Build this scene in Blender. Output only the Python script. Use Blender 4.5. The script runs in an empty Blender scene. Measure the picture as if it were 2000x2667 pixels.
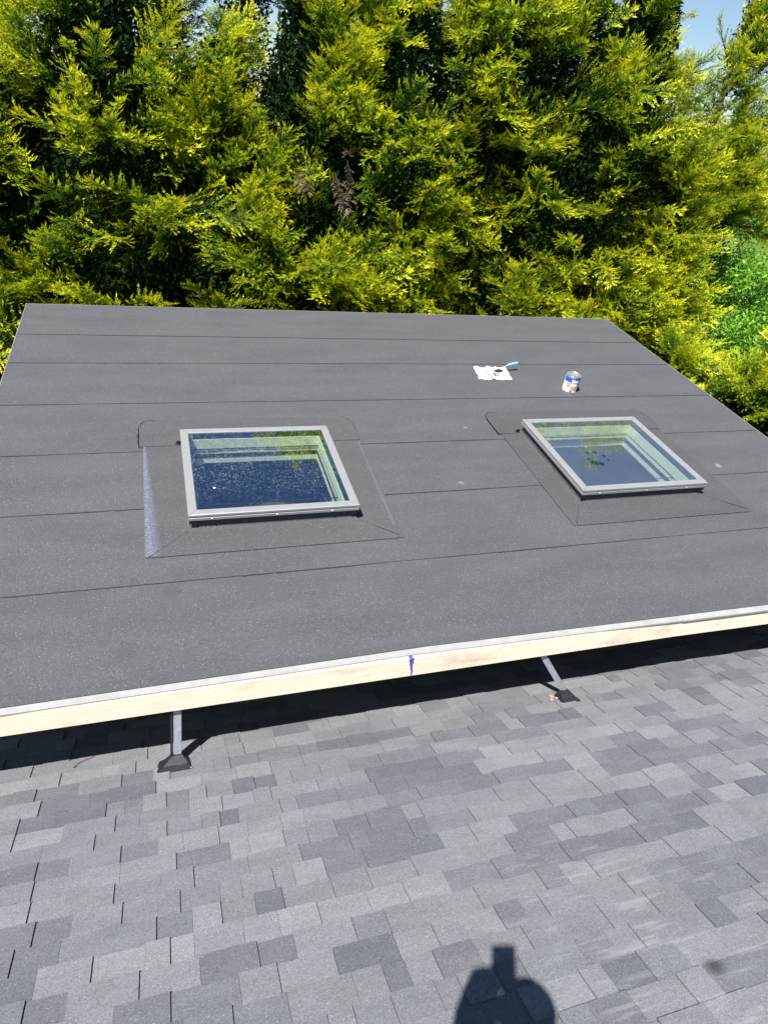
import bpy, bmesh, math, random
import numpy as np
from mathutils import Vector, Matrix
random.seed(7)
R = math.radians
scene = bpy.context.scene
COL = scene.collection

# ------------------------------------------------------------------ camera
CZ = 6.2                                     # lens height above the garden
CAM = Vector((0, 0, CZ))
cam_d = bpy.data.cameras.new('camera')
cam = bpy.data.objects.new('camera', cam_d); COL.objects.link(cam)
right = Vector((0.95112501, -0.29055856, 0.10457986))
up = Vector((0.06447864, 0.51805362, 0.85291439))
back = Vector((-0.30199955, -0.80448504, 0.51146857))
M = Matrix((right, up, back)).transposed().to_4x4()
cam.matrix_world = Matrix.Translation(CAM) @ M
cam_d.sensor_fit = 'VERTICAL'; cam_d.sensor_height = 36.0; cam_d.sensor_width = 27.0
cam_d.lens = 1740 / 2667 * 36
cam_d.clip_start = 0.02; cam_d.clip_end = 6000
scene.camera = cam
scene.render.resolution_x = 767; scene.render.resolution_y = 1024

# ------------------------------------------------------------------ sun, sky, exposure
SUN = Vector((0.35063243, 0.3430529, -0.87141931))      # direction the light travels
sun_d = bpy.data.lights.new('sun', 'SUN'); sun_d.energy = 5.0; sun_d.angle = R(0.53)
sun_d.color = (1.0, 0.965, 0.90)
sun = bpy.data.objects.new('sun', sun_d); COL.objects.link(sun)
sun.rotation_euler = SUN.to_track_quat('-Z', 'Y').to_euler()
sun.location = CAM - SUN * 30
w = bpy.data.worlds.new('World'); scene.world = w; w.use_nodes = True
nt = w.node_tree; bg = nt.nodes['Background']
sky = nt.nodes.new('ShaderNodeTexSky'); sky.sky_type = 'NISHITA'; sky.sun_disc = False
sky.sun_elevation = math.asin(-SUN.z)
sky.sun_rotation = math.atan2(-SUN.x, -SUN.y)
sky.air_density = 1.0; sky.dust_density = 0.1; sky.ozone_density = 3.5
nt.links.new(sky.outputs[0], bg.inputs[0]); bg.inputs[1].default_value = 0.05
scene.view_settings.view_transform = 'Standard'
scene.view_settings.look = 'None'; scene.view_settings.gamma = 1.0
scene.view_settings.exposure = 1.3
scene.render.engine = 'CYCLES'
scene.cycles.transparent_max_bounces = 16

# ------------------------------------------------------------------ frames of reference
S6, C6 = math.sin(R(6)), math.cos(R(6))
D = 3.078                                    # lens to membrane plane
VY = Vector((0, C6, S6)); VN = Vector((0, -S6, C6))
def Rp(u, v, h=0.0):                         # patio roof: along eave, up slope, off the surface
    return CAM + Vector((u, 0, 0)) + VY * v + VN * (h - D)
AS = R(21.24); DS = 2.14
WS = Vector((0, math.cos(AS), -math.sin(AS))); WN = Vector((0, math.sin(AS), math.cos(AS)))
def Sp(u, s, h=0.0):                         # shingle roof: along eave, down slope, off the surface
    return CAM + Vector((u, 0, 0)) + WS * s + WN * (h - DS)
MR = Matrix.Translation(Rp(0, 0, 0)) @ Matrix((Vector((1, 0, 0)), VY, VN)).transposed().to_4x4()
MS = Matrix.Translation(Sp(0, 0, 0)) @ Matrix((Vector((1, 0, 0)), WS, WN)).transposed().to_4x4()

# ------------------------------------------------------------------ object helpers
WM = {}
def link(name, data, parent=None, mw=None):
    o = bpy.data.objects.new(name, data); COL.objects.link(o)
    mw = mw.copy() if mw is not None else Matrix.Identity(4)
    if parent is not None:
        o.parent = parent
        o.matrix_local = WM[parent.name].inverted() @ mw
    else:
        o.matrix_world = mw
    WM[o.name] = mw
    return o
def obj(name, me, m, parent=None, mw=None):
    if m is not None and len(me.materials) == 0: me.materials.append(m)
    return link(name, me, parent, mw)
def thing(name, label, cat, loc=(0, 0, 0), group=None):
    o = link(name, None, None, Matrix.Translation(Vector(loc)))
    o.empty_display_size = 0.2
    return tag(o, label, cat, group)
def tag(o, label, cat=None, group=None, kind=None):
    if label: o['label'] = label
    if cat: o['category'] = cat
    if group: o['group'] = group
    if kind: o['kind'] = kind
    return o
def mesh(name, verts, faces, smooth=False):
    me = bpy.data.meshes.new(name)
    me.from_pydata([tuple(v) for v in verts], [], faces)
    me.update()
    if smooth:
        me.polygons.foreach_set('use_smooth', [True] * len(me.polygons))
    return me
class MB:
    def __init__(s): s.v = []; s.f = []
    def add(s, vs, fs):
        b = len(s.v); s.v += [Vector(p) for p in vs]; s.f += [tuple(i + b for i in f) for f in fs]
    def box(s, x0, x1, y0, y1, z0, z1, fn=None):
        vs = [(x, y, z) for z in (z0, z1) for y in (y0, y1) for x in (x0, x1)]
        if fn: vs = [fn(*p) for p in vs]
        s.add(vs, [(0, 2, 3, 1), (4, 5, 7, 6), (0, 1, 5, 4), (2, 6, 7, 3), (0, 4, 6, 2), (1, 3, 7, 5)])
    def prism(s, poly, z0, z1, fn=None):
        n = len(poly)
        vs = [(p[0], p[1], z0) for p in poly] + [(p[0], p[1], z1) for p in poly]
        if fn: vs = [fn(*p) for p in vs]
        s.add(vs, [tuple(range(n - 1, -1, -1)), tuple(range(n, 2 * n))] +
              [(i, (i + 1) % n, n + (i + 1) % n, n + i) for i in range(n)])
    def tube(s, pts, rads, seg=8):
        pts = [Vector(p) for p in pts]; b = len(s.v); n = len(pts)
        for i, p in enumerate(pts):
            t = (pts[min(i + 1, n - 1)] - pts[max(i - 1, 0)]).normalized()
            a = t.cross(Vector((0.13, 0.3, 0.95))).normalized(); c = t.cross(a)
            for k in range(seg):
                an = 2 * math.pi * k / seg
                s.v.append(p + (a * math.cos(an) + c * math.sin(an)) * rads[i])
        for i in range(n - 1):
            for k in range(seg):
                k2 = (k + 1) % seg
                s.f.append((b + i * seg + k, b + i * seg + k2, b + (i + 1) * seg + k2, b + (i + 1) * seg + k))
        s.f.append(tuple(b + k for k in range(seg - 1, -1, -1)))
        s.f.append(tuple(b + (n - 1) * seg + k for k in range(seg)))
    def lathe(s, prof, seg=32):              # (radius, z) pairs, about z
        b = len(s.v); n = len(prof)
        for r, z in prof:
            for k in range(seg):
                a = 2 * math.pi * k / seg; s.v.append(Vector((r * math.cos(a), r * math.sin(a), z)))
        for i in range(n - 1):
            for k in range(seg):
                k2 = (k + 1) % seg
                s.f.append((b + i * seg + k, b + i * seg + k2, b + (i + 1) * seg + k2, b + (i + 1) * seg + k))
    def build(s, name, m, parent=None, mw=None, smooth=False):
        return obj(name, mesh(name, s.v, s.f, smooth), m, parent, mw)
def gridslab(mb, us, vs, holes, z0, z1, fn=None):
    """plate over a grid of u and v breaks with some cells left open; z1 may be a function of v"""
    zf = z1 if callable(z1) else (lambda v: z1)
    nu, nv = len(us) - 1, len(vs) - 1
    solid = lambda i, j: 0 <= i < nu and 0 <= j < nv and (i, j) not in holes
    V = []; idx = {}
    def vid(i, j, t):
        k = (i, j, t)
        if k not in idx:
            p = (us[i], vs[j], zf(vs[j]) if t else z0)
            idx[k] = len(V); V.append(fn(*p) if fn else p)
        return idx[k]
    F = []
    for i in range(nu):
        for j in range(nv):
            if not solid(i, j): continue
            F.append((vid(i, j, 1), vid(i + 1, j, 1), vid(i + 1, j + 1, 1), vid(i, j + 1, 1)))
            F.append((vid(i, j, 0), vid(i, j + 1, 0), vid(i + 1, j + 1, 0), vid(i + 1, j, 0)))
            for (di, dj, a, b) in ((-1, 0, (i, j + 1), (i, j)), (1, 0, (i + 1, j), (i + 1, j + 1)),
                                   (0, -1, (i, j), (i + 1, j)), (0, 1, (i + 1, j + 1), (i, j + 1))):
                if not solid(i + di, j + dj):
                    F.append((vid(*a, 0), vid(*b, 0), vid(*b, 1), vid(*a, 1)))
    mb.add(V, F)

# ------------------------------------------------------------------ material helpers
class NM:
    def __init__(s, name, rough=0.8, spec=0.3):
        s.m = bpy.data.materials.new(name); s.m.use_nodes = True
        s.t = s.m.node_tree; s.b = s.t.nodes['Principled BSDF']
        s.b.inputs['Roughness'].default_value = rough
        s.b.inputs['Specular IOR Level'].default_value = spec
    def n(s, typ, **kw):
        nd = s.t.nodes.new('ShaderNode' + typ)
        for k, v in kw.items(): setattr(nd, k, v)
        return nd
    def l(s, a, b): s.t.links.new(a, b)
    def val(s, sock, v):
        if hasattr(v, 'is_linked') or isinstance(v, bpy.types.NodeSocket): s.l(v, sock)
        else: sock.default_value = v
    def pos(s): return s.n('NewGeometry').outputs['Position']
    def objc(s): return s.n('TexCoord').outputs['Object']
    def mapv(s, vec, scale=(1, 1, 1), loc=(0, 0, 0)):
        m = s.n('Mapping'); s.l(vec, m.inputs[0]); m.inputs['Scale'].default_value = scale
        m.inputs['Location'].default_value = loc; return m.outputs[0]
    def noise(s, vec, scale, detail=2, rough=0.5):
        x = s.n('TexNoise'); s.l(vec, x.inputs['Vector']); x.inputs['Scale'].default_value = scale
        x.inputs['Detail'].default_value = detail; x.inputs['Roughness'].default_value = rough
        return x.outputs['Fac']
    def voro(s, vec, scale, out='Distance'):
        x = s.n('TexVoronoi'); s.l(vec, x.inputs['Vector']); x.inputs['Scale'].default_value = scale
        return x.outputs[out]
    def ramp(s, f, stops):
        x = s.n('ValToRGB'); s.l(f, x.inputs[0]); e = x.color_ramp.elements
        while len(e) < len(stops): e.new(0.5)
        for i, (p, c) in enumerate(stops):
            e[i].position = p; e[i].color = (c, c, c, 1) if not isinstance(c, tuple) else (*c, 1)
        return x.outputs[0]
    def math(s, op, a, b=0.0, c=None, clamp=False):
        x = s.n('Math', operation=op, use_clamp=clamp); s.val(x.inputs[0], a); s.val(x.inputs[1], b)
        if c is not None: s.val(x.inputs[2], c)
        return x.outputs[0]
    def mix(s, f, a, b, typ='MIX'):
        x = s.n('Mix', data_type='RGBA', blend_type=typ)
        s.val(x.inputs[0], f)
        for k, v in ((6, a), (7, b)):
            if isinstance(v, bpy.types.NodeSocket): s.l(v, x.inputs[k])
            else: x.inputs[k].default_value = (*v, 1) if len(v) == 3 else v
        return x.outputs[2]
    def bump(s, h, strength=0.3, dist=0.002):
        x = s.n('Bump'); s.l(h, x.inputs['Height']); x.inputs['Strength'].default_value = strength
        x.inputs['Distance'].default_value = dist; s.l(x.outputs[0], s.b.inputs['Normal'])
    def color(s, c):
        if isinstance(c, bpy.types.NodeSocket): s.l(c, s.b.inputs['Base Color'])
        else: s.b.inputs['Base Color'].default_value = (*c, 1)
    def spot(s, vec, p, r, soft=0.6, warp=None):
        """1 at p, 0 beyond r; p is a 3D point in vec's space"""
        x = s.n('VectorMath', operation='DISTANCE'); s.l(vec, x.inputs[0]); x.inputs[1].default_value = tuple(p)
        d = s.math('DIVIDE', x.outputs['Value'], r)
        if warp is not None: d = s.math('ADD', d, warp)
        mr = s.n('MapRange'); s.l(d, mr.inputs[0]); mr.inputs[1].default_value = 1.0; mr.inputs[2].default_value = 1.0 - soft
        mr.interpolation_type = 'SMOOTHSTEP'
        return mr.outputs[0]

def simple(name, c, rough=0.7, spec=0.3, metal=0.0, var=0.15, scale=30):
    k = NM(name, rough, spec); k.b.inputs['Metallic'].default_value = metal
    f = k.noise(k.objc(), scale, 4, 0.6)
    lo = tuple(x * (1 - var) for x in c); hi = tuple(min(1, x * (1 + var)) for x in c)
    k.color(k.mix(k.ramp(f, [(0.3, 0.0), (0.7, 1.0)]), lo, hi))
    return k.m

def mat_membrane(name, base, dark=1.0, chalk=None, spots=()):
    k = NM(name, 0.82, 0.25); p = k.objc()       # object space = roof space (u, v, h)
    g1 = k.noise(p, 230, 2, 0.7); g2 = k.noise(p, 90, 3, 0.6); g3 = k.noise(k.mapv(p, (0.35, 1.3, 1)), 3.2, 4, 0.6)
    f = k.math('ADD', k.math('MULTIPLY', g1, 0.75), k.math('MULTIPLY', g2, 0.35))
    b = tuple(x * dark for x in base)
    c = k.mix(k.ramp(f, [(0.36, 0.0), (0.74, 1.0)]), tuple(x * 0.58 for x in b), tuple(x * 1.46 for x in b))
    c = k.mix(k.ramp(g3, [(0.3, 0.0), (0.7, 1.0)]), c, k.mix(1.0, c, (0.82, 0.83, 0.86), 'MULTIPLY'))
    # pale mica granules
    vd = k.voro(p, 105, 'Distance'); vc = k.voro(p, 105, 'Color')
    sc = k.n('SeparateColor'); k.l(vc, sc.inputs[0])
    pick = k.math('GREATER_THAN', sc.outputs[0], 0.86)
    sp = k.math('MULTIPLY', k.math('LESS_THAN', vd, 0.24), pick)
    c = k.mix(k.math('MULTIPLY', sp, 0.45), c, (0.34, 0.34, 0.36))
    wn = k.math('MULTIPLY', k.math('SUBTRACT', k.noise(p, 28, 3, 0.6), 0.5), 1.4)
    for (pt, r, a, colr) in spots:
        m = k.math('MULTIPLY', k.spot(p, pt, r, 0.8, wn), a * 0.6)
        c = k.mix(m, c, colr)
    if chalk:                                     # blue chalk dust along flashing edges: (u, v0, v1, w0, w1)
        sx = k.n('SeparateXYZ'); k.l(p, sx.inputs[0])
        for (u0, slope, v0, v1, w0, w1, a) in chalk:
            tt = k.n('MapRange'); k.l(sx.outputs[1], tt.inputs[0]); tt.inputs[1].default_value = v0; tt.inputs[2].default_value = v1
            wd = k.n('MapRange'); k.l(tt.outputs[0], wd.inputs[0]); wd.inputs[3].default_value = w0; wd.inputs[4].default_value = w1
            line = k.math('MULTIPLY_ADD', k.math('SUBTRACT', sx.outputs[1], v0), slope, u0)
            d = k.math('DIVIDE', k.math('ABSOLUTE', k.math('SUBTRACT', sx.outputs[0], line)), wd.outputs[0])
            m = k.math('SUBTRACT', 1.0, d, clamp=True)
            ins = k.math('MULTIPLY', k.math('GREATER_THAN', sx.outputs[1], v0), k.math('LESS_THAN', sx.outputs[1], v1))
            gr = k.ramp(k.noise(p, 130, 3, 0.7), [(0.42, 0.0), (0.66, 0.9)])
            m = k.math('MULTIPLY', k.math('MULTIPLY', m, ins), k.math('MULTIPLY', gr, a), clamp=True)
            c = k.mix(m, c, (0.27, 0.31, 0.50))
    k.color(c); k.bump(k.math('ADD', f, k.math('MULTIPLY', k.noise(k.mapv(p, (1, 0.5, 1)), 2.2, 2, 0.5), 3.0)), 0.6, 0.003)
    return k.m

def mat_shingle(name, attr):
    k = NM(name, 0.88, 0.2); p = k.pos()
    if attr:
        a = k.n('Attribute', attribute_name='shade'); base = a.outputs['Color']
    else:
        base = k.n('ObjectInfo').outputs['Color']
    g1 = k.noise(p, 260, 2, 0.7); g2 = k.noise(p, 110, 3, 0.7); g3 = k.noise(k.mapv(p, (1, 2.5, 2.5)), 5, 4, 0.6)
    f = k.math('ADD', k.math('MULTIPLY', g1, 0.7), k.math('MULTIPLY', g2, 0.4))
    c = k.mix(1.0, base, k.ramp(f, [(0.38, 0.58), (0.74, 1.40)]), 'MULTIPLY')
    c = k.mix(1.0, c, k.ramp(g3, [(0.25, 0.86), (0.75, 1.08)]), 'MULTIPLY')
    vd = k.voro(p, 95, 'Distance'); sc = k.n('SeparateColor'); k.l(k.voro(p, 95, 'Color'), sc.inputs[0])
    sp = k.math('MULTIPLY', k.math('LESS_THAN', vd, 0.25), k.math('GREATER_THAN', sc.outputs[1], 0.86))
    c = k.mix(k.math('MULTIPLY', sp, 0.22), c, (0.42, 0.43, 0.45))
    # pale rub marks across the shingles low on the right, and one soft round dark spot
    st = k.noise(k.mapv(p, (2.0, 14, 14)), 1.6, 3, 0.55)
    zone = k.spot(p, Sp(1.75, 1.75), 1.15, 0.8)
    c = k.mix(k.math('MULTIPLY', k.math('MULTIPLY', k.ramp(st, [(0.56, 0.0), (0.68, 1.0)]), zone), 0.33), c, (0.27, 0.275, 0.285))
    c = k.mix(k.math('MULTIPLY', k.spot(p, Sp(1.814, 1.654), 0.06, 0.95), 0.78), c, (0.022, 0.023, 0.024))
    k.color(c); k.bump(f, 0.5, 0.003)
    return k.m

def mat_foliage(name, inner, mid, tip, trans=0.35, rough=0.55):
    k = NM(name, rough, 0.25 if rough < 0.8 else 0.05)
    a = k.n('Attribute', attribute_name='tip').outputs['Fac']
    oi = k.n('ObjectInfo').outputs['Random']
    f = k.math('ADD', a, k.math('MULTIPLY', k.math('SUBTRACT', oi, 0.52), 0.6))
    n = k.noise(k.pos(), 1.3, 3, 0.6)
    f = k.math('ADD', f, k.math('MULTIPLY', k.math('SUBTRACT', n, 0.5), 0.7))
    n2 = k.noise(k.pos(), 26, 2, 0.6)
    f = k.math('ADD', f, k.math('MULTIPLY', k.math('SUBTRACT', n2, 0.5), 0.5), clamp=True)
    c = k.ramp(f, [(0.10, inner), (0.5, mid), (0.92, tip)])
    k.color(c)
    out = k.t.nodes['Material Output']
    tr = k.n('BsdfTranslucent'); k.l(c, tr.inputs[0])
    mx = k.n('MixShader'); mx.inputs[0].default_value = trans
    k.l(k.b.outputs[0], mx.inputs[1]); k.l(tr.outputs[0], mx.inputs[2]); k.l(mx.outputs[0], out.inputs[0])
    return k.m

# ------------------------------------------------------------------ materials
stains = [((0.70, 3.09, 0), 0.028, 0.6, (0.03, 0.03, 0.032)), ((0.76, 3.085, 0), 0.02, 0.5, (0.03, 0.03, 0.032)),
          ((0.80, 3.08, 0), 0.022, 0.6, (0.03, 0.03, 0.032)), ((0.85, 3.075, 0), 0.026, 0.6, (0.03, 0.03, 0.032)),
          ((0.92, 3.10, 0), 0.03, 0.45, (0.03, 0.03, 0.032)), ((0.83, 2.96, 0), 0.05, 0.35, (0.03, 0.03, 0.032)),
          ((-0.26, 3.34, 0), 0.05, 0.5, (0.035, 0.03, 0.028)), ((-0.02, 3.22, 0), 0.08, 0.4, (0.035, 0.03, 0.028)),
          ((0.05, 3.36, 0), 0.12, 0.3, (0.04, 0.035, 0.03)), ((-0.3, 2.75, 0), 0.1, 0.3, (0.03, 0.03, 0.03)),
          ((5.11, 4.25, 0), 0.045, 0.7, (0.26, 0.26, 0.27)), ((2.35, 4.2, 0), 0.035, 0.55, (0.26, 0.26, 0.27)),
          ((3.9, 2.9, 0), 0.12, 0.3, (0.03, 0.03, 0.03)), ((2.75, 5.1, 0), 0.03, 0.5, (0.26, 0.26, 0.27)),
          ((1.0, 6.7, 0), 0.1, 0.35, (0.035, 0.035, 0.035)), ((2.3, 6.4, 0), 0.08, 0.4, (0.035, 0.035, 0.035)),
          ((1.83, 3.05, 0), 0.1, 0.25, (0.03, 0.03, 0.03)), ((4.9, 6.6, 0), 0.09, 0.4, (0.03, 0.03, 0.03))]
MEMB = mat_membrane('membrane', (0.063, 0.0652, 0.071), 1.0, None, stains)
FLASH1 = mat_membrane('membrane_flashing', (0.067, 0.068, 0.073), 0.90,
                      [(-0.155, -0.018, 3.56, 4.93, 0.085, 0.018, 0.62), (1.598, 0.022, 3.70, 4.9, 0.016, 0.010, 0.3)])
FLASH2 = mat_membrane('membrane_flashing_dark', (0.067, 0.068, 0.073), 0.84)
SEAMT = simple('seam_asphalt', (0.022, 0.022, 0.024), 0.7, 0.2, var=0.3)
TAR = simple('tar', (0.010, 0.010, 0.012), 0.35, 0.5, var=0.3)
SHING = mat_shingle('shingle', False); SHINGS = mat_shingle('shingle_far', True)
WHITE = simple('white_metal', (0.25, 0.25, 0.25), 0.5, 0.4, var=0.12, scale=9)
ALU = simple('aluminium', (0.235, 0.24, 0.25), 0.42, 0.5, metal=0.25, var=0.06, scale=14)
GASK = simple('black_gasket', (0.012, 0.012, 0.014), 0.6)
LINER = simple('liner_paint', (0.86, 0.88, 0.80), 0.6, var=0.04)
GALV = simple('galvanised', (0.34, 0.37, 0.41), 0.4, 0.5, metal=0.45, var=0.22, scale=45)
BOOT = simple('dark_flashing_metal', (0.022, 0.024, 0.030), 0.33, 0.5, metal=0.3, var=0.3, scale=30)
ROUGHWOOD = simple('framing_wood', (0.30, 0.22, 0.14), 0.8, var=0.2)
CONC = simple('concrete', (0.20, 0.20, 0.19), 0.9, var=0.12, scale=6)
DECKM = simple('dark_decking', (0.045, 0.035, 0.03), 0.8, var=0.2)
MULCH = simple('mulch', (0.045, 0.032, 0.024), 0.95, var=0.4, scale=8)
SIDING = simple('siding', (0.42, 0.42, 0.40), 0.7, var=0.05)
GRAVEL = simple('gravel', (0.26, 0.255, 0.25), 0.9, var=0.25, scale=3)
GRASS = simple('grass', (0.075, 0.13, 0.028), 1.0, 0.0, var=0.45, scale=0.8)
BARK = simple('bark', (0.10, 0.062, 0.042), 0.9, var=0.4, scale=12)
TWIGM = simple('dead_twig', (0.13, 0.095, 0.07), 0.9, var=0.3)
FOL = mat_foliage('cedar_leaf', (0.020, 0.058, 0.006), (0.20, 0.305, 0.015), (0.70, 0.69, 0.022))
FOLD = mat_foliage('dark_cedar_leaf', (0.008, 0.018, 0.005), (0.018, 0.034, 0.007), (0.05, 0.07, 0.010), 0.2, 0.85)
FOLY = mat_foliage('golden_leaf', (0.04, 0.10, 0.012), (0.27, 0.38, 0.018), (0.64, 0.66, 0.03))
FOLI = mat_foliage('old_shaded_leaf', (0.009, 0.022, 0.006), (0.020, 0.044, 0.008), (0.05, 0.085, 0.010), 0.1, 0.9)  # older inner leaf, toned darker to deepen the shade between boughs
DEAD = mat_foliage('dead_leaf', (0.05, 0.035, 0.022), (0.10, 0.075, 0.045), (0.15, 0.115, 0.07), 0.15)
LEAFY = mat_foliage('broad_leaf', (0.03, 0.09, 0.01), (0.09, 0.24, 0.015), (0.20, 0.40, 0.03))

def mat_fascia():
    k = NM('fascia_wood', 0.75, 0.25); p = k.objc()
    g = k.noise(k.mapv(p, (1.2, 30, 30)), 3.0, 6, 0.65); b = k.noise(k.mapv(p, (1.0, 2, 2)), 3.5, 4, 0.6)
    wv = k.noise(k.mapv(p, (9, 60, 60)), 5.0, 3, 0.6)
    c = k.mix(k.ramp(g, [(0.3, 0.0), (0.7, 1.0)]), (0.62, 0.53, 0.41), (0.76, 0.67, 0.54))
    c = k.mix(k.math('MULTIPLY', k.ramp(b, [(0.55, 0.0), (0.72, 1.0)]), k.ramp(wv, [(0.35, 0.3), (0.7, 0.9)])), c, (0.42, 0.34, 0.25))
    sx = k.n('SeparateXYZ'); k.l(p, sx.inputs[0])
    kn = k.voro(k.mapv(p, (0.9, 7, 7)), 2.2, 'Distance')
    c = k.mix(k.math('MULTIPLY', k.math('LESS_THAN', kn, 0.07), 0.5), c, (0.28, 0.17, 0.09))
    # blue marker stroke: wide at the top, thin and broken below
    wob = k.math('MULTIPLY', k.math('SUBTRACT', k.noise(p, 30, 3, 0.6), 0.5), 0.035)
    taper = k.n('MapRange'); k.l(sx.outputs[2], taper.inputs[0])
    taper.inputs[1].default_value = -0.15; taper.inputs[2].default_value = -0.03
    taper.inputs[3].default_value = 0.004; taper.inputs[4].default_value = 0.014
    off = k.math('MULTIPLY_ADD', sx.outputs[2], -0.10, 1.322)
    d = k.math('ABSOLUTE', k.math('ADD', k.math('SUBTRACT', sx.outputs[0], off), wob))
    m = k.math('LESS_THAN', d, taper.outputs[0])
    c = k.mix(k.math('MULTIPLY', m, 0.92), c, (0.018, 0.025, 0.26))
    k.color(c); k.bump(g, 0.25, 0.002)
    return k.m
FASC = mat_fascia()

def mat_glass(name, prints):
    k = NM(name); p = k.objc()
    out = k.t.nodes['Material Output']
    tr = k.n('BsdfTransparent'); tr.inputs[0].default_value = (0.92, 0.97, 0.90, 1)
    gl = k.n('BsdfGlossy'); gl.inputs[0].default_value = (0.62, 0.82, 1.0, 1); gl.inputs['Roughness'].default_value = 0.012
    fr = k.n('LayerWeight'); fr.inputs[0].default_value = 0.5
    fac = k.math('MULTIPLY_ADD', k.math('POWER', fr.outputs['Facing'], 4.0), 0.7, 0.38, clamp=True)
    mx = k.n('MixShader'); k.l(fac, mx.inputs[0]); k.l(tr.outputs[0], mx.inputs[1]); k.l(gl.outputs[0], mx.inputs[2])
    df = k.n('BsdfDiffuse'); df.inputs[0].default_value = (0.42, 0.47, 0.55, 1)
    if prints:                                   # thin even film of dust, wiped away where a hand touched
        film = k.math('MULTIPLY_ADD', k.noise(p, 3, 3), 0.04, 0.05)
        wn = k.math('MULTIPLY', k.math('SUBTRACT', k.noise(p, 40, 2), 0.5), 0.6)
        clean = None
        for (x, y, r) in prints:
            s = k.spot(p, (x, y, 0.142), r, 0.5, wn)
            clean = s if clean is None else k.math('MAXIMUM', clean, s)
        film = k.math('MULTIPLY', film, k.math('SUBTRACT', 1.0, clean))
        k.l(k.math('MULTIPLY_ADD', clean, -0.03, fac), mx.inputs[0])
    else:                                        # dried splashes and pollen streaks
        n1 = k.noise(k.mapv(p, (1, 0.6, 1)), 95, 3, 0.75); n2 = k.noise(p, 2.4, 3, 0.6)
        sx = k.n('SeparateXYZ'); k.l(p, sx.inputs[0])
        gr = k.n('MapRange'); k.l(sx.outputs[1], gr.inputs[0]); gr.inputs[1].default_value = 3.86; gr.inputs[2].default_value = 4.1
        film = k.math('MULTIPLY', k.ramp(n1, [(0.53, 0.0), (0.66, 1.0)]), k.ramp(n2, [(0.3, 0.06), (0.65, 0.26)]))
        film = k.math('MULTIPLY', film, gr.outputs[0])
        film = k.math('ADD', film, k.math('MULTIPLY', k.spot(p, (0.31, 4.12, 0.142), 0.012, 0.3), 0.9), clamp=True)
    m2 = k.n('MixShader'); k.l(film, m2.inputs[0]); k.l(mx.outputs[0], m2.inputs[1]); k.l(df.outputs[0], m2.inputs[2])
    k.l(m2.outputs[0], out.inputs[0])
    return k.m

# ================================================================== THE SETTING
def sheet(name, x0, x1, y0, y1, z, m, label, n=1):
    mb = MB(); mb.add([(x0, y0, z), (x1, y0, z), (x1, y1, z), (x0, y1, z)], [(0, 1, 2, 3)])
    o = mb.build(name, m); return tag(o, label, None, None, 'structure')
sheet('ground', -2500, 2500, -2500, 2500, 0.0, GRASS, 'green grass ground beyond and around the hedge')
sheet('road', -300, 300, 21, 31, 0.008, GRAVEL, 'pale grey road seen through gaps low in the hedge')
sheet('patio_floor', -1.6, 6.4, 3.4, 9.2, 0.012, DECKM, 'dark stained patio floor in the shade under the flat roof')
sheet('planting_bed', -9, 14, 9.3, 17.5, 0.016, MULCH, 'dark bark mulch bed under the hedge')

# ================================================================== HOUSE WITH SHINGLED ROOF
house = thing('house', 'house with grey laminated asphalt shingle roof in the foreground', 'house', (2.5, 0, 0))
mb = MB()
mb.box(-4, 9, -1.6, 4.62, -0.16, -0.0075)
sroof = mb.build('shingled_roof', SHINGS, house, MS)
ca = sroof.data.color_attributes.new('shade', 'FLOAT_COLOR', 'POINT')
for d_ in ca.data: d_.color = (0.085, 0.087, 0.092, 1)
mb = MB(); mb.box(-3.7, 8.7, -6, 3.05, 0.0, 2.2); mb.build('wall', SIDING, house)
mb = MB(); mb.box(-4.05, 9.05, 4.625, 4.66, -0.16, 0.012); mb.build('eave_board', WHITE, house, MS)

EXP = 0.127
tones = [(0.118, 0.121, 0.127), (0.142, 0.145, 0.15), (0.162, 0.165, 0.169), (0.152, 0.154, 0.158), (0.132, 0.135, 0.141),
         (0.098, 0.101, 0.109), (0.110, 0.112, 0.120), (0.178, 0.180, 0.182), (0.148, 0.148, 0.151)]
wts = [3, 4, 4, 4, 3, 2.2, 2.6, 2, 2]
widths = [0.09, 0.115, 0.14, 0.165, 0.19, 0.215, 0.24]
TH, TOOTH = 0.0055, 0.0080
tiles = {}
def tile_mesh(wd, raised):
    k = (wd, raised)
    if k not in tiles:
        e = TOOTH if raised else 0.0
        g = 0.0006
        vs = [(g, -0.004, -0.007), (wd - g, -0.004, -0.007), (wd - g, EXP, -0.007), (g, EXP, -0.007),
              (g, -0.004, e), (wd - g, -0.004, e), (wd - g, EXP, TH + e), (g, EXP, TH + e)]
        me = mesh('shingle', vs, [(0, 3, 2, 1), (4, 5, 6, 7), (0, 1, 5, 4), (1, 2, 6, 5), (2, 3, 7, 6), (3, 0, 4, 7)])
        me.materials.append(SHING); tiles[k] = me
    return tiles[k]
rs = random.Random(21)
pieces = []
for kc in range(-12, 22):
    s0 = 2.305 + kc * EXP - EXP
    u = -1.9 - rs.random() * 0.3; raised = rs.random() < 0.5
    last = None
    while u < 5.6:
        wd = rs.choice(widths); tone = rs.choices(tones, wts)[0]
        if rs.random() < 0.36: tone = last or tone
        j = 0.84 + 0.1 * rs.random()
        pieces.append((u, s0, wd, raised, (tone[0] * j * 0.98 + 0.006, tone[1] * j + 0.007, tone[2] * j * 1.05 + 0.009)))
        last = tone
        u += wd
        raised = (not raised) if rs.random() < 0.86 else raised
def inframe(u, s):
    q = Sp(u, s) - CAM; z = -q.dot(back)
    if z < 0.1: return None
    x = 1000 + 1740 * q.dot(right) / z; y = 1333.5 - 1740 * q.dot(up) / z
    return x, y, z
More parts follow.
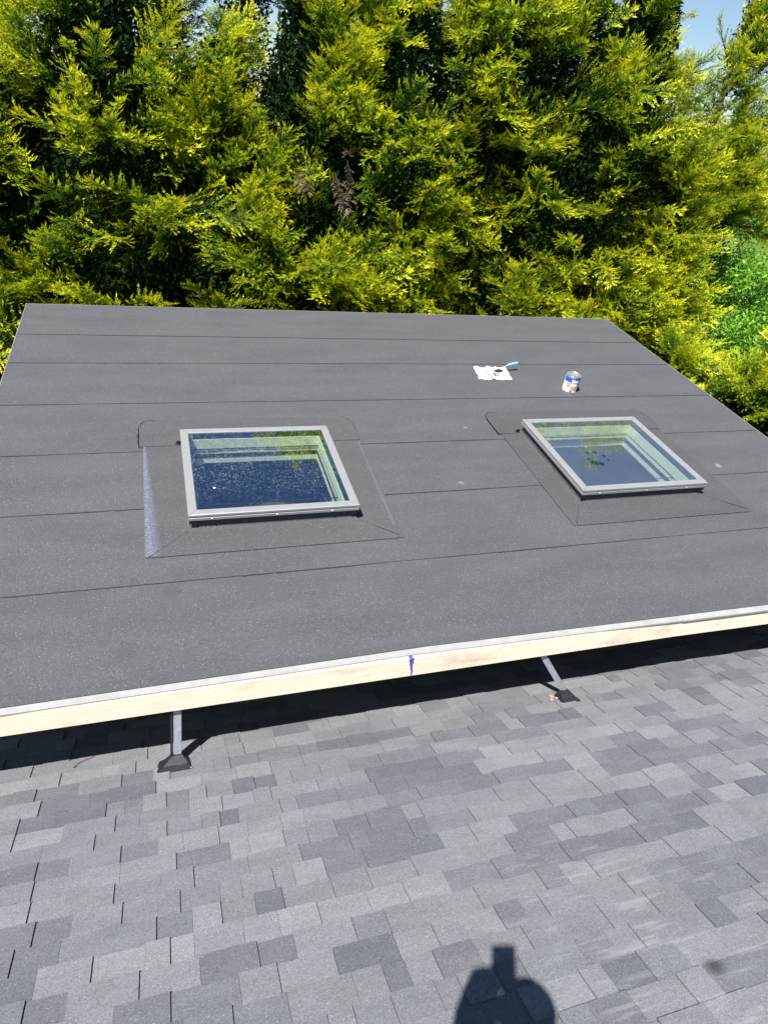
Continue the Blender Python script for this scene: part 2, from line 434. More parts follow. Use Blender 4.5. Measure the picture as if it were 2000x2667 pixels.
def vis(pc):
    u, s, wd = pc[0], pc[1], pc[2]
    a = inframe(u + wd / 2, s + EXP / 2)
    if a is None: return -1
    x, y, z = a
    if -120 < x < 2120 and y < 2760 and y > 1560 + 0.0 * x: 
        if y < 1955 - 0.135 * x + 20: return 0.1 / z       # hidden or in the eave's shadow
        return 1 + wd / z ** 2
    return 0
ranked = sorted(range(len(pieces)), key=lambda i: -vis(pieces[i]))
near = set(ranked[:300])
rest = MB(); rcol = []
for i, (u, s0, wd, raised, tone) in enumerate(pieces):
    if i in near:
        o = obj('shingle', tile_mesh(wd, raised), None, sroof, MS @ Matrix.Translation((u, s0, 0)))
        o.color = (*tone, 1)
    else:
        me = tile_mesh(wd, raised)
        rest.add([v.co + Vector((u, s0, 0)) for v in me.vertices], [tuple(p.vertices) for p in me.polygons])
        rcol += [(*tone, 1)] * 8
o = rest.build('shingle_field', SHINGS, sroof, MS); o['kind'] = 'stuff'
ca = o.data.color_attributes.new('shade', 'FLOAT_COLOR', 'POINT')
ca.data.foreach_set('color', np.array(rcol, dtype=np.float32).ravel())

# ================================================================== PATIO COVER
U0, U1, V0, V1 = -1.37, 6.14, 2.503, 8.0
SEAM = [2.503, 3.302, 4.10, 4.87, 5.68, 6.503, 7.17, 8.0]
K1 = (0.108, 1.337, 3.796, 4.961); K2 = (3.270, 4.552, 3.795, 4.983)
F1 = (-0.187, 1.633, 3.548, 5.344); F2 = (3.07, 4.907, 3.523, 5.36)
patio = thing('patio_cover', 'low flat patio roof of dark grey torch-on membrane with two skylights', 'patio roof', (2.4, 5.5, 0))
inn = 0.085                                    # frame outer edge to well opening
H1 = (K1[0] + inn, K1[1] - inn, K1[2] + inn, K1[3] - inn); H2 = (K2[0] + inn, K2[1] - inn, K2[2] + inn, K2[3] - inn)
def slab_with_wells(name, u0, u1, v0, v1, z0, z1, m, parent, grow=0.0):
    us = sorted({u0, u1, H1[0] - grow, H1[1] + grow, H2[0] - grow, H2[1] + grow})
    vs = {v0, v1}
    for h in (H1, H2):
        for x in (h[2] - grow, h[3] + grow):
            if v0 < x < v1: vs.add(x)
    vs = sorted(vs); holes = set()
    for i in range(len(us) - 1):
        for j in range(len(vs) - 1):
            cu, cv = (us[i] + us[i + 1]) / 2, (vs[j] + vs[j + 1]) / 2
            for h in (H1, H2):
                if h[0] - grow < cu < h[1] + grow and h[2] - grow < cv < h[3] + grow: holes.add((i, j))
    mb = MB(); gridslab(mb, us, vs, holes, z0, z1); return mb.build(name, m, parent, MR)
slab_with_wells('deck', U0 + 0.01, U1 - 0.01, V0 - 0.03, V1 - 0.01, -0.045, -0.0115, ROUGHWOOD, patio, 0.012)
slab_with_wells('ceiling', U0 + 0.06, U1 - 0.06, V0 + 0.06, V1 - 0.06, -0.155, -0.142, SIDING, patio, 0.012)
rs = random.Random(5)
sheets = []
for i in range(7):
    a, b = SEAM[i], SEAM[i + 1]
    if i == 2:                                  # this lap is cut through by both wells: three pieces
        for (ua, ub) in ((U0, H1[0]), (H1[1], H2[0]), (H2[1], U1)):
            mb = MB(); gridslab(mb, [ua, ub], [a, b], set(), -0.010, (lambda v, a=a, b=b: 0.004 - 0.0042 * (v - a) / (b - a)))
            o = mb.build('membrane_sheet', MEMB, patio, MR)
    else:
      o = slab_with_wells('membrane_sheet', U0, U1, a, b, -0.010,
                        (lambda v, a=a, b=b: 0.004 - 0.0042 * (v - a) / (b - a)), MEMB, patio)
    sheets.append(o)
    if i == 0: continue
    # asphalt squeezed out along the lap: a thin wandering bead
    u = U0 + 0.005; top = []; bot = []
    n = 300
    wv = 0.0; ww = 0.0022
    V = []; F = []
    for q in range(n + 1):
        uu = U0 + 0.004 + (U1 - U0 - 0.008) * q / n
        wv += rs.uniform(-0.0012, 0.0012); wv *= 0.93
        ww += rs.uniform(-0.0008, 0.0008); ww = min(0.0045, max(0.0008, ww))
        if rs.random() < 0.006: ww = 0.010
        va = a - ww + wv
        V += [(uu, a + 0.001, 0.0044), (uu, va, 0.0032), (uu, va - 0.001, -0.004)]
        if q: 
            k = 3 * q
            F += [(k - 3, k - 2, k + 1, k), (k - 2, k - 1, k + 2, k + 1)]
    obj('seam_bead', mesh('seam_bead', V, F), SEAMT, o, MR)

# eave trim: a kinked line, as the boards are not quite in one line
def veave(u):
    pts = [(-1.37, 2.470), (1.40, 2.506), (3.30, 2.478), (6.14, 2.440)]
    for (a, va), (b, vb) in zip(pts, pts[1:]):
        if u <= b: return va + (vb - va) * (u - a) / (b - a)
    return pts[-1][1]
MV = Matrix.Translation(Rp(0, 0, 0))           # horizontal axes at the roof plane, x along the eave, z up
FL = 0.044
def drip(u0, u1, lift, parent, e0=0.0, e1=0.0):
    mb = MB(); n = 6
    prof = []
    for q in range(n + 1):
        u = u0 + (u1 - u0) * q / n; v = veave(u) - FL
        ve = v - 0.003 * lift
        z = 0.0056 + lift * 0.0012
        rg = [(u, veave(u) + 0.02, z), (u, ve + 0.012, z), (u, ve + 0.008, z + 0.003), (u, ve, z + 0.002), (u, ve - 0.001, z - 0.011 - (e1 if q == 0 else 0)),
              (u, ve + 0.003, z - 0.012), (u, ve + 0.009, -0.004), (u, veave(u) + 0.02, -0.002)]
        prof.append([Rp(*p) for p in rg])
    V = [p for r in prof for p in r]; F = []; m = 8
    for q in range(n):
        for k in range(m):
            F.append((q * m + k, q * m + (k + 1) % m, (q + 1) * m + (k + 1) % m, (q + 1) * m + k))
    F += [tuple(range(m - 1, -1, -1)), tuple(n * m + k for k in range(m))]
    return obj('drip_edge', mesh('drip_edge', V, F), WHITE, parent)
drip(U0 - 0.01, 1.46, 0, patio); drip(1.405, 3.40, 1, patio, 0, 0.006); drip(3.33, U1 + 0.01, 2, patio)
# membrane edge lies over the flange
for (a, b) in ((U0, 1.40), (1.40, 3.30), (3.30, U1)):
    V = [Rp(a, veave(a), 0.0088 + 0.004), Rp(b, veave(b), 0.0128), Rp(b, 2.56, 0.0046), Rp(a, 2.56, 0.0046),
         Rp(a, veave(a), 0.004), Rp(b, veave(b), 0.004), Rp(b, 2.56, -0.001), Rp(a, 2.56, -0.001)]
    V = [MR.inverted() @ v for v in V]
    obj('membrane_edge', mesh('membrane_edge', V, [(0, 1, 2, 3), (4, 7, 6, 5), (0, 4, 5, 1), (1, 5, 6, 2), (2, 6, 7, 3), (3, 7, 4, 0)]), MEMB, sheets[0], MR)
# fascia boards, vertical, 140 mm
def board(p0, p1, name, m, top=-0.004, hgt=0.142, th=0.036, inset=0.006):
    A, B = Rp(p0, veave(p0) - FL + inset), Rp(p1, veave(p1) - FL + inset)
    V = []
    for P in (A, B):
        for dy in (0, th):
            for dz in (top, top - hgt): V.append(Vector((P.x, P.y + dy, P.z + dz)))
    base = Rp(0, veave(0), 0)
    V = [v - Vector((0, base.y, base.z)) for v in V]
    return obj(name, mesh(name, V, [(0, 1, 5, 4), (2, 6, 7, 3), (0, 4, 6, 2), (1, 3, 7, 5), (0, 2, 3, 1), (4, 5, 7, 6)]), m, patio,
               Matrix.Translation((0, base.y, base.z)))
board(U0, 3.296, 'fascia_board', FASC); board(3.2985, U1, 'fascia_board', FASC, -0.005, 0.140)
# side and back trims and boards
for (ua, ub) in ((U0 - 0.008, U0 - 0.001), (U1 + 0.001, U1 + 0.008)):
    mb = MB(); mb.box(ua, ub, V0 - 0.02, V1 + 0.01, -0.05, 0.0045); mb.build('edge_trim', ALU, patio, MR)
    mb = MB(); mb.box(ua + 0.002, ub - 0.002, V0 - 0.02, V1, -0.16, -0.0505); mb.build('rake_board', ROUGHWOOD, patio, MR)
mb = MB(); mb.box(U0, U1, V1 + 0.001, V1 + 0.008, -0.05, 0.001); mb.build('edge_trim', ALU, patio, MR)
mb = MB(); mb.box(U0, U1, V1 - 0.012, V1 + 0.001, -0.16, -0.0505); mb.build('back_board', ROUGHWOOD, patio, MR)
mb = MB(); mb.box(U1 - 0.22, U1 - 0.16, 3.75, 8.3, 0.0125, 3.35); mb.build('added_end_wall', DECKM, patio)  # unseen wall added so the view down through the glass stays dark
# framing under the deck
for v in (2.95, 7.3):
    mb = MB(); mb.box(U0 + 0.1, U1 - 0.1, v, v + 0.09, -0.40, -0.158); mb.build('beam', ROUGHWOOD, patio, MR)
for u in (U0 + 0.2, 2.4, U1 - 0.3):
    p = Rp(u, 7.345, -0.40); mb = MB(); mb.box(p.x, p.x + 0.14, p.y - 0.07, p.y + 0.07, 0.0125, p.z + 0.004); mb.build('post', ROUGHWOOD, patio)

def rounded(poly, rad, seg=6):
    out = []; n = len(poly)
    for i, (x, y) in enumerate(poly):
        r = rad[i]
        p = Vector((x, y)); a = Vector(poly[i - 1]) - p; b = Vector(poly[(i + 1) % n]) - p
        if r <= 0: out.append((x, y)); continue
        a.normalize(); b.normalize()
        s = p + a * r; e = p + b * r
        for q in range(seg + 1):
            t = q / seg
            c = s.lerp(p, t).lerp(p.lerp(e, t), t); out.append((c.x, c.y))
    return out

def skylight(K, Fl, fm, glass_m, label, miter_l, miter_r, rt):
    a0, a1, b0, b1 = K
    sk = link('skylight', None, patio, MR @ Matrix.Translation(((a0 + a1) / 2, b0, 0)))
    sk.empty_display_size = 0.2
    sk['label'] = label
    def part(mb, name, m): return mb.build(name, m, sk, MR)
    ci = 0.022                                 # curb set in from the frame
    c0, c1, d0, d1 = a0 + ci, a1 - ci, b0 + ci, b1 - ci
    h = (a0 + inn, a1 - inn, b0 + inn, b1 - inn)
    fu0, fu1, fv0, fv1 = Fl
    vt = b1 - 0.03                             # lower edge of the head piece
    # flashing sheets
    mb = MB(); mb.prism(rounded([(fu0, fv0 + 0.0), (fu0 + 0.02, fv0), (c0, d0), (c0, vt), (fu0, vt)], [0.018, 0, 0, 0, 0]), 0.0035, 0.0095); part(mb, 'flashing_side', fm)
    mb = MB(); mb.prism(rounded([(c1, vt), (c1, d0), (fu1 - 0.02, fv0), (fu1, fv0 + 0.0), (fu1, vt)], [0, 0, 0, 0.018, 0]), 0.0035, 0.0085); part(mb, 'flashing_side', fm)
    mb = MB(); mb.prism(rounded([(fu0 + 0.024, fv0 - 0.002), (fu1 - 0.016, fv0 - 0.002), (c1 + 0.006, d0), (c0 - 0.004, d0)], [0.02, 0.05, 0, 0]), 0.0035, 0.0118); part(mb, 'flashing_apron', fm)
    mb = MB(); mb.prism(rounded([(fu0 - 0.03, vt - 0.004), (c0, vt - 0.004), (c0, d1), (c1, d1), (c1, vt - 0.004), (fu1 + 0.02, vt - 0.004), (fu1 + 0.02, fv1), (fu0 - 0.03, fv1)],
                                [0.03, 0, 0, 0, 0, 0.05, 0.11, 0.09]), 0.0035, 0.0142); part(mb, 'flashing_head', fm)
    # tar line down both corners of the head piece, mitre line and blob
    rr = random.Random(int(a0 * 100))
    def bead(pts, w, m=TAR, hh=0.0155):
        V = []; F = []
        for q, p in enumerate(pts):
            p = Vector(p); t = (Vector(pts[min(q + 1, len(pts) - 1)]) - Vector(pts[max(q - 1, 0)])).normalized(); nn = Vector((-t.y, t.x))
            ww = w * rr.uniform(0.45, 1.5)
            A, B = p + nn * ww, p - nn * ww
            V += [(A.x, A.y, 0.003), (A.x * .6 + B.x * .4, A.y * .6 + B.y * .4, hh), (A.x * .4 + B.x * .6, A.y * .4 + B.y * .6, hh), (B.x, B.y, 0.003)]
            if q:
                k = 4 * q
                for i in range(3): F.append((k - 4 + i, k - 3 + i, k + 1 + i, k + i))
        obj('tar_line', mesh('tar_line', V, F), m, sk, MR)
    L_, Rr = fu0 - 0.03, fu1 + 0.02
    cl = [(L_ + 0.012 + 0.075 * (1 - math.cos(t)) * 0.9, fv1 - 0.09 + 0.09 * math.sin(t) * 0.98) for t in (1.45, 1.2, 0.9, 0.6, 0.3, 0.0)]
    down = [(L_ - 0.001, fv1 - 0.09 - (fv1 - 0.09 - vt) * q / 10) for q in range(1, 11)]
    bead([(L_ + 0.14, fv1 + 0.001), (L_ + 0.1, fv1)] + cl + down + [(L_ + 0.03, vt - 0.012)], 0.011 if rt < 1 else 0.008)
    if rt:
        bead([(Rr - 0.10, fv1 - 0.004), (Rr - 0.055, fv1 - 0.022), (Rr - 0.02, fv1 - 0.06), (Rr - 0.004, fv1 - 0.11)] + [(Rr, fv1 - 0.12 - 0.03 * q) for q in range(1, 8)], 0.0045)
    for (src, dst, wd) in (((c0 - 0.02, d0 - 0.02), (fu0 + 0.03, fv0 + 0.008), miter_l), ((c1 + 0.02, d0 - 0.02), (fu1 - 0.03, fv0 + 0.03), miter_r)):
        if wd > 0: bead([(src[0] + (dst[0] - src[0]) * q / 14, src[1] + (dst[1] - src[1]) * q / 14) for q in range(15)], wd, TAR, 0.0126)
    mb = MB(); mb.lathe([(0.0001, 0.03), (0.012, 0.028), (0.019, 0.012), (0.024, 0.0)], 9)
    mb.v = [Vector((v.x * 1.2 + a0 - 0.016, v.y * 0.7 + vt + 0.02, v.z + 0.013)) for v in mb.v]; part(mb, 'tar_blob', TAR)
    # the membrane-clad curb, tapering fillet at its foot
    mb = MB(); out = [(c0, d0), (c1, d0), (c1, d1), (c0, d1)]; V = []; F = []
    for (o_, z) in ((0.03, 0.010), (0.006, 0.026), (0.0, 0.05), (0.0, 0.094)):
        V += [(c0 - o_, d0 - o_, z), (c1 + o_, d0 - o_, z), (c1 + o_, d1 + o_, z), (c0 - o_, d1 + o_, z)]
    V += [(h[0] - 0.004, h[2] - 0.004, 0.094), (h[1] + 0.004, h[2] - 0.004, 0.094), (h[1] + 0.004, h[3] + 0.004, 0.094), (h[0] - 0.004, h[3] + 0.004, 0.094)]
    for lv in range(4):
        for k in range(4): F.append((lv * 4 + k, lv * 4 + (k + 1) % 4, lv * 4 + 4 + (k + 1) % 4, lv * 4 + 4 + k))
    mb.add(V, F); part(mb, 'curb', fm)
    # black gasket between curb and frame
    def ring(mb, x0, x1, y0, y1, wd, z0, z1, miter=True):
        for k, poly in enumerate(ringpolys(x0, x1, y0, y1, wd)): mb.prism(poly, z0, z1)
    def ringpolys(x0, x1, y0, y1, wd, g=0.0):
        return [[(x0 + g, y0), (x1 - g, y0), (x1 - wd - g, y0 + wd), (x0 + wd + g, y0 + wd)],
                [(x1, y0 + g), (x1, y1 - g), (x1 - wd, y1 - wd - g), (x1 - wd, y0 + wd + g)],
                [(x1 - g, y1), (x0 + g, y1), (x0 + wd + g, y1 - wd), (x1 - wd - g, y1 - wd)],
                [(x0, y1 - g), (x0, y0 + g), (x0 + wd, y0 + wd + g), (x0 + wd, y1 - wd - g)]]
    mb = MB(); ring(mb, c0 - 0.004, c1 + 0.004, d0 - 0.004, d1 + 0.004, 0.05, 0.0945, 0.106); part(mb, 'gasket', GASK)
    # aluminium frame: four mitred rails with a rolled lip and a step in the face
    fw = 0.062; lip = 0.006
    lo = ringpolys(a0, a1, b0, b1, fw, 0.0012); hi = ringpolys(a0 + lip, a1 - lip, b0 + lip, b1 - lip, fw - lip - 0.004, 0.0012)
    md = ringpolys(a0 + 0.003, a1 - 0.003, b0 + 0.003, b1 - 0.003, fw - 0.003, 0.0012)
    for k in range(4):
        V = []
        for (poly, z) in ((lo[k], 0.099), (lo[k], 0.118), (md[k], 0.120), (md[k], 0.128), (lo[k], 0.130), (lo[k], 0.1455), (hi[k], 0.150)):
            V += [(p[0], p[1], z) for p in poly]
        F = [(3, 2, 1, 0), (24, 25, 26, 27)]
        for lv in range(6):
            for q in range(4): F.append((lv * 4 + q, lv * 4 + (q + 1) % 4, lv * 4 + 4 + (q + 1) % 4, lv * 4 + 4 + q))
        rail = obj('frame_rail', mesh('frame_rail', V, F), ALU, sk, MR)
    # screws in the front face, corner brackets below
    for t in (0.13, 0.5, 0.83):
        mb = MB(); mb.lathe([(0.0001, 0.007), (0.004, 0.006), (0.0065, 0.002), (0.0065, 0.0)], 8)
        mb.v = [Vector((v.x + a0 + (a1 - a0) * t, b0 - v.z, v.y + 0.110)) for v in mb.v]; part(mb, 'screw', GALV)
    for x in (a0 + 0.004, a1 - 0.062):
        mb = MB(); mb.prism([(x, 0.066), (x + 0.045, 0.066), (x + 0.058, 0.097), (x, 0.097)], b0 + 0.004, b0 + 0.012, lambda p, q, r_: (p, r_, q)); part(mb, 'corner_bracket', GASK)
    # glass, black edge band, painted well with a dark strip in place of its shaded gap
    mb = MB(); mb.box(a0 + fw - 0.006, a1 - fw + 0.006, b0 + fw - 0.006, b1 - fw + 0.006, 0.137, 0.142); pane = part(mb, 'glass_pane', glass_m)
    pane.data.materials.append(CLEAR)
    for p_ in pane.data.polygons: p_.material_index = 0 if p_.normal.z > 0.5 else 1
    mb = MB(); ring(mb, a0 + fw - 0.004, a1 - fw + 0.004, b0 + fw - 0.004, b1 - fw + 0.004, 0.018, 0.0965, 0.1365); part(mb, 'spacer_bar', GASK)
    def liner(e, z0, z1, name):
        mb = MB(); x0, x1, y0, y1 = h
        for poly in ringpolys(x0 + e - 0.012, x1 - e + 0.012, y0 + e - 0.012, y1 - e + 0.012, 0.012): mb.prism(poly, z0, z1)
        part(mb, name, LINER)
    liner(0.0, -0.138, 0.0935, 'well_liner')
    mb = MB()
    for poly in ringpolys(h[0] + 0.0005, h[1] - 0.0005, h[2] + 0.0005, h[3] - 0.0005, 0.0025): mb.prism(poly, -0.083, -0.046)
    part(mb, 'shadow_strip', GASK)
    return sk
kk = NM('pane_underside'); tt_ = kk.n('BsdfTransparent'); tt_.inputs[0].default_value = (0.94, 0.98, 0.92, 1)
kk.l(tt_.outputs[0], kk.t.nodes['Material Output'].inputs[0]); CLEAR = kk.m
G1 = mat_glass('splashed_glass', None)
hx, hy = 3.62, 4.20
G2 = mat_glass('smeared_glass', [(hx, hy, 0.05), (hx + 0.05, hy - 0.02, 0.045), (hx - 0.03, hy + 0.06, 0.028), (hx + 0.015, hy + 0.16, 0.022),
                                 (hx + 0.10, hy + 0.17, 0.026), (hx + 0.155, hy + 0.10, 0.024), (hx + 0.16, hy + 0.03, 0.02)])
skylight(K1, F1, FLASH1, G1, 'skylight with splashed glass and blue chalk on its flashing', 0.004, 0.002, 0.5)
skylight(K2, F2, FLASH2, G2, 'skylight with a hand smear on its glass, beside the paint can', 0.0015, 0.002, 1)

# ================================================================== ROOF BRACKETS under the eave
def bracket(label, ub, wb, bw, apex, top, wide, thick, twist, tilt_boot):
    t = thing('roof_bracket', label, 'bracket', Sp(ub, wb + 0.05), 'steel brackets carrying the eave')
    # folded boot: a hipped sheet-metal cap, its near edge tucked under the course above
    a = apex
    base = [(ub - bw / 2, wb), (ub + bw / 2, wb + 0.002), (ub + bw / 2 - 0.012, wb + 0.125), (ub - bw / 2 + 0.016, wb + 0.125)]
    q = 0.028
    tops = [(a[0] - q, a[1] - 0.01), (a[0] + q, a[1] - 0.01), (a[0] + q, a[1] + 0.03), (a[0] - q, a[1] + 0.03)]
    V = [Sp(x, y, 0.0095) for x, y in base] + [Sp(x * .55 + p[0] * .45, y * .55 + p[1] * .45, 0.026) for (x, y), p in zip(base, tops)] + [Sp(x, y, a[2]) for x, y in tops]
    V += [Sp(x, y, 0.004) for x, y in base]
    F = []
    for lv in (0, 1):
        for k in range(4): F.append((lv * 4 + k, lv * 4 + (k + 1) % 4, lv * 4 + 4 + (k + 1) % 4, lv * 4 + 4 + k))
    F += [(8, 9, 10, 11)] + [(12 + k, 12 + (k + 1) % 4, (k + 1) % 4, k) for k in range(4)] + [(15, 14, 13, 12)]
    mb = MB(); mb.add(V, F); mb.build('boot', BOOT, t)
    for (x, y) in ((ub - bw / 2 + 0.006, wb + 0.004), (ub + bw / 2 - 0.004, wb + 0.008)):
        mb = MB(); mb.lathe([(0.0001, 0.005), (0.006, 0.004), (0.007, 0.0)], 8)
        mb.build('rivet', GALV, t, MS @ Matrix.Translation((x, y, 0.0085)))
    mb = MB(); mb.lathe([(0.0001, 0.003), (0.004, 0.002), (0.0045, 0.0)], 8); mb.build('rivet', GALV, t, MS @ Matrix.Translation((ub - 0.01, wb + 0.022, 0.016)))
    # strut: a steel channel, flat web towards the lens and one flange turned back
    A = Sp(a[0], a[1] + 0.008, a[2] - 0.012); B = Vector(top)
    ax = (B - A).normalized(); fx = Vector((math.cos(twist), math.sin(twist), 0)); fx = (fx - ax * fx.dot(ax)).normalized(); fy = ax.cross(fx)
    ln = (B - A).length
    MM = Matrix.Translation(A) @ Matrix((fx, fy, ax)).transposed().to_4x4()
    mb = MB(); mb.prism([(-wide / 2, 0), (wide / 2, 0), (wide / 2, thick), (wide / 2 - 0.004, thick), (wide / 2 - 0.004, 0.004), (-wide / 2, 0.004)], 0, ln)
    st = mb.build('strut', GALV, t, MM)
    mb = MB(); mb.prism([(-wide / 2 - 0.018, -0.004), (-wide / 2 - 0.004, -0.004), (-wide / 2 - 0.004, thick), (-wide / 2 - 0.018, thick)], 0, ln - 0.002)
    if wide > 0.03 and tilt_boot: mb.build('shaded_side', BOOT, t, MM)  # dark rail added for the shaded left side of the strut
    return t
b1t = CAM + Vector((-0.040, 2.775, -2.975)); b2t = CAM + Vector((2.285, 2.775, -2.975))
bracket('steel bracket standing upright on the shingles under the left skylight', -0.082, 3.645, 0.197, (-0.058, 3.725, 0.062), b1t, 0.042, 0.03, -0.05, True)
bracket('steel bracket leaning left, its boot beside pale crumbs of debris', 2.512, 3.645, 0.158, (2.505, 3.725, 0.062), b2t, 0.040, 0.018, -0.25, False)

# debris beside the leaning bracket and a twig
rs = random.Random(3)
CRUMB = simple('wood_crumb', (0.24, 0.20, 0.16), 0.9, var=0.35)
for k in range(7):
    s = rs.uniform(0.009, 0.017); bm = bmesh.new(); bmesh.ops.create_icosphere(bm, subdivisions=1, radius=s)
    for v in bm.verts: v.co *= rs.uniform(0.6, 1.2); v.co.z *= 0.6
    me = bpy.data.meshes.new('crumb'); bm.to_mesh(me); bm.free()
    uu, ww = 2.405 + rs.uniform(-0.03, 0.04), 3.70 + rs.uniform(-0.045, 0.07)
    o = obj('wood_crumb', me, CRUMB, None, Matrix.Translation(Sp(uu, ww, 0.012 + s * 0.35)))
    tag(o, 'pale crumb of wood debris beside the boot of the leaning bracket', 'debris', 'wood crumbs by the leaning bracket')
mb = MB()
pts = [Sp(-0.63, 3.865, 0.012), Sp(-0.605, 3.895, 0.016), Sp(-0.578, 3.915, 0.017), Sp(-0.545, 3.93, 0.018), Sp(-0.515, 3.955, 0.013)]
mb.tube(pts, [0.0035, 0.004, 0.005, 0.004, 0.0025], 6); mb.tube([pts[2], Sp(-0.568, 3.94, 0.014)], [0.003, 0.002], 6)
tag(mb.build('twig', TWIGM), 'thin dry brown twig lying on shingles near the left edge', 'twig')

# ================================================================== CAN, PAPER, TROWEL on the membrane
cu, cv = 4.306 * 0.889, 5.764 * 0.889 + 0.075
cu, cv = 4.318, 5.84
can = thing('paint_can', 'paint can with blue and white label standing on the membrane', 'paint can', Rp(cu, cv))
MC = MR @ Matrix.Translation((cu, cv, 0.0042)) @ Matrix.Rotation(R(0), 4, 'Z')
CR, CH = 0.083, 0.190
CANW = simple('can_white_label', (0.78, 0.78, 0.80), 0.4, var=0.05); CANB = simple('can_blue', (0.012, 0.10, 0.52), 0.4, var=0.1)
CANT = simple('can_tan_print', (0.50, 0.31, 0.19), 0.45, var=0.25, scale=60); TIN = simple('tin', (0.55, 0.56, 0.55), 0.28, 0.5, metal=0.8, var=0.1)
DKP = simple('can_dark_print', (0.05, 0.045, 0.06), 0.45); OLIVE = simple('can_residue', (0.17, 0.17, 0.12), 0.5, var=0.4)
mb = MB(); mb.lathe([(0.0001, 0.0), (CR - 0.002, 0.0), (CR, 0.002), (CR, 0.006), (CR - 0.0025, 0.008), (CR - 0.0025, CH - 0.008), (CR, CH - 0.006), (CR + 0.001, CH - 0.002), (CR - 0.001, CH),
                     (CR - 0.010, CH), (CR - 0.011, CH - 0.006), (CR - 0.014, CH - 0.008), (CR - 0.015, CH - 0.003), (CR - 0.02, CH - 0.006), (0.0001, CH - 0.006)], 40)
mb.build('can_body', TIN, can, MC, True)
def wrap(a0, a1, z0, z1, r, name, m, parent):     # curved label patch, angles in degrees, -90 faces the lens
    mb = MB(); n = max(2, int(abs(a1 - a0) / 9)); V = []; F = []
    for q in range(n + 1):
        a = R(a0 + (a1 - a0) * q / n)
        for z in (z0, z1): V.append((r * math.cos(a), r * math.sin(a), z))
        if q: F.append((2 * q - 2, 2 * q, 2 * q + 1, 2 * q - 1))
    mb.add(V, F); return mb.build(name, m, parent, MC, True)
lab = wrap(-240, 120, 0.010, CH - 0.010, CR - 0.0016, 'paper_label', CANW, can)
fc = math.degrees(math.atan2(-cv + 0.0, -cu)) # towards the lens
fc = math.degrees(math.atan2(-5.2, -4.318))
wrap(fc - 62, fc + 118, 0.122, CH - 0.012, CR - 0.0008, 'blue_band', CANB, lab)
for k, (z0, z1, a0, a1) in enumerate(((0.128, 0.160, 6, 14), (0.128, 0.160, 18, 26), (0.128, 0.152, 30, 39), (0.128, 0.152, 43, 52), (0.122, 0.152, 56, 64), (0.126, 0.134, 14, 60))):
    wrap(fc + a0, fc + a1, z0, z1, CR + 0.0002, 'white_lettering', CANW, lab)
wrap(fc - 30, fc + 62, 0.030, 0.118, CR - 0.0008, 'tan_picture', CANT, lab)
wrap(fc + 0, fc + 52, 0.082, 0.108, CR, 'white_lettering', CANW, lab)
wrap(fc - 28, fc + 6, 0.028, 0.062, CR, 'white_panel', CANW, lab)
wrap(fc + 66, fc + 110, 0.014, 0.116, CR - 0.0006, 'dark_print', DKP, lab)
wrap(fc + 6, fc + 26, 0.014, 0.026, CR, 'dark_print', DKP, lab)
mb = MB(); mb.prism([(0.052 * math.cos(t) * (1 + 0.25 * math.sin(3 * t)), 0.046 * math.sin(t) * (1 + 0.2 * math.cos(2 * t))) for t in np.linspace(0, 6.2, 22)], CH - 0.0055, CH - 0.0035)
mb.build('residue', OLIVE, can, MC)
mb = MB(); mb.tube([((CR + 0.004) * math.cos(t), (CR + 0.004) * math.sin(t) , 0.150 - 0.055 * math.sin((t - 0.2) / 2.74 * math.pi)) for t in np.linspace(0.2, 2.94, 14)], [0.0018] * 14, 6)
mb.build('wire_handle', TIN, can, MC)

def paper_mat():
    k = NM('printed_paper', 0.85, 0.15); p = k.objc()
    sx = k.n('SeparateXYZ'); k.l(p, sx.inputs[0])
    n = k.noise(k.mapv(p, (1.4, 5, 1)), 22, 2, 0.5)
    txt = k.math('MULTIPLY', k.ramp(n, [(0.60, 0.0), (0.66, 1.0)]), 0.55)
    c = k.mix(txt, (0.52, 0.52, 0.53), (0.16, 0.16, 0.18))
    def rect(x0, x1, y0, y1):
        a = k.math('MULTIPLY', k.math('GREATER_THAN', sx.outputs[0], x0), k.math('LESS_THAN', sx.outputs[0], x1))
        b = k.math('MULTIPLY', k.math('GREATER_THAN', sx.outputs[1], y0), k.math('LESS_THAN', sx.outputs[1], y1))
        return k.math('MULTIPLY', a, b)
    for r, col in (((0.130, 0.146, 0, 0.5), (0.17, 0.18, 0.18)), ((0.160, 0.180, 0, 0.5), (0.15, 0.16, 0.16)), ((0.198, 0.208, 0.18, 0.5), (0.25, 0.25, 0.25)),
                   ((0.230, 0.285, 0.090, 0.165), (0.02, 0.02, 0.035)), ((0.255, 0.270, 0.108, 0.138), (0.5, 0.5, 0.52)),
                   ((0.30, 0.325, 0.02, 0.2), (0.26, 0.27, 0.26)), ((0.262, 0.285, 0.2, 0.31), (0.3, 0.3, 0.28)), ((0.33, 0.37, 0.12, 0.15), (0.2, 0.22, 0.2))):
        c = k.mix(rect(*r), c, col)
    k.color(c); return k.m
MPAP = MR @ Matrix.Translation((3.318, 6.105, 0.0045)) @ Matrix.Rotation(R(-2), 4, 'Z')
nx, ny = 18, 12; V = []; F = []
rs = random.Random(9)
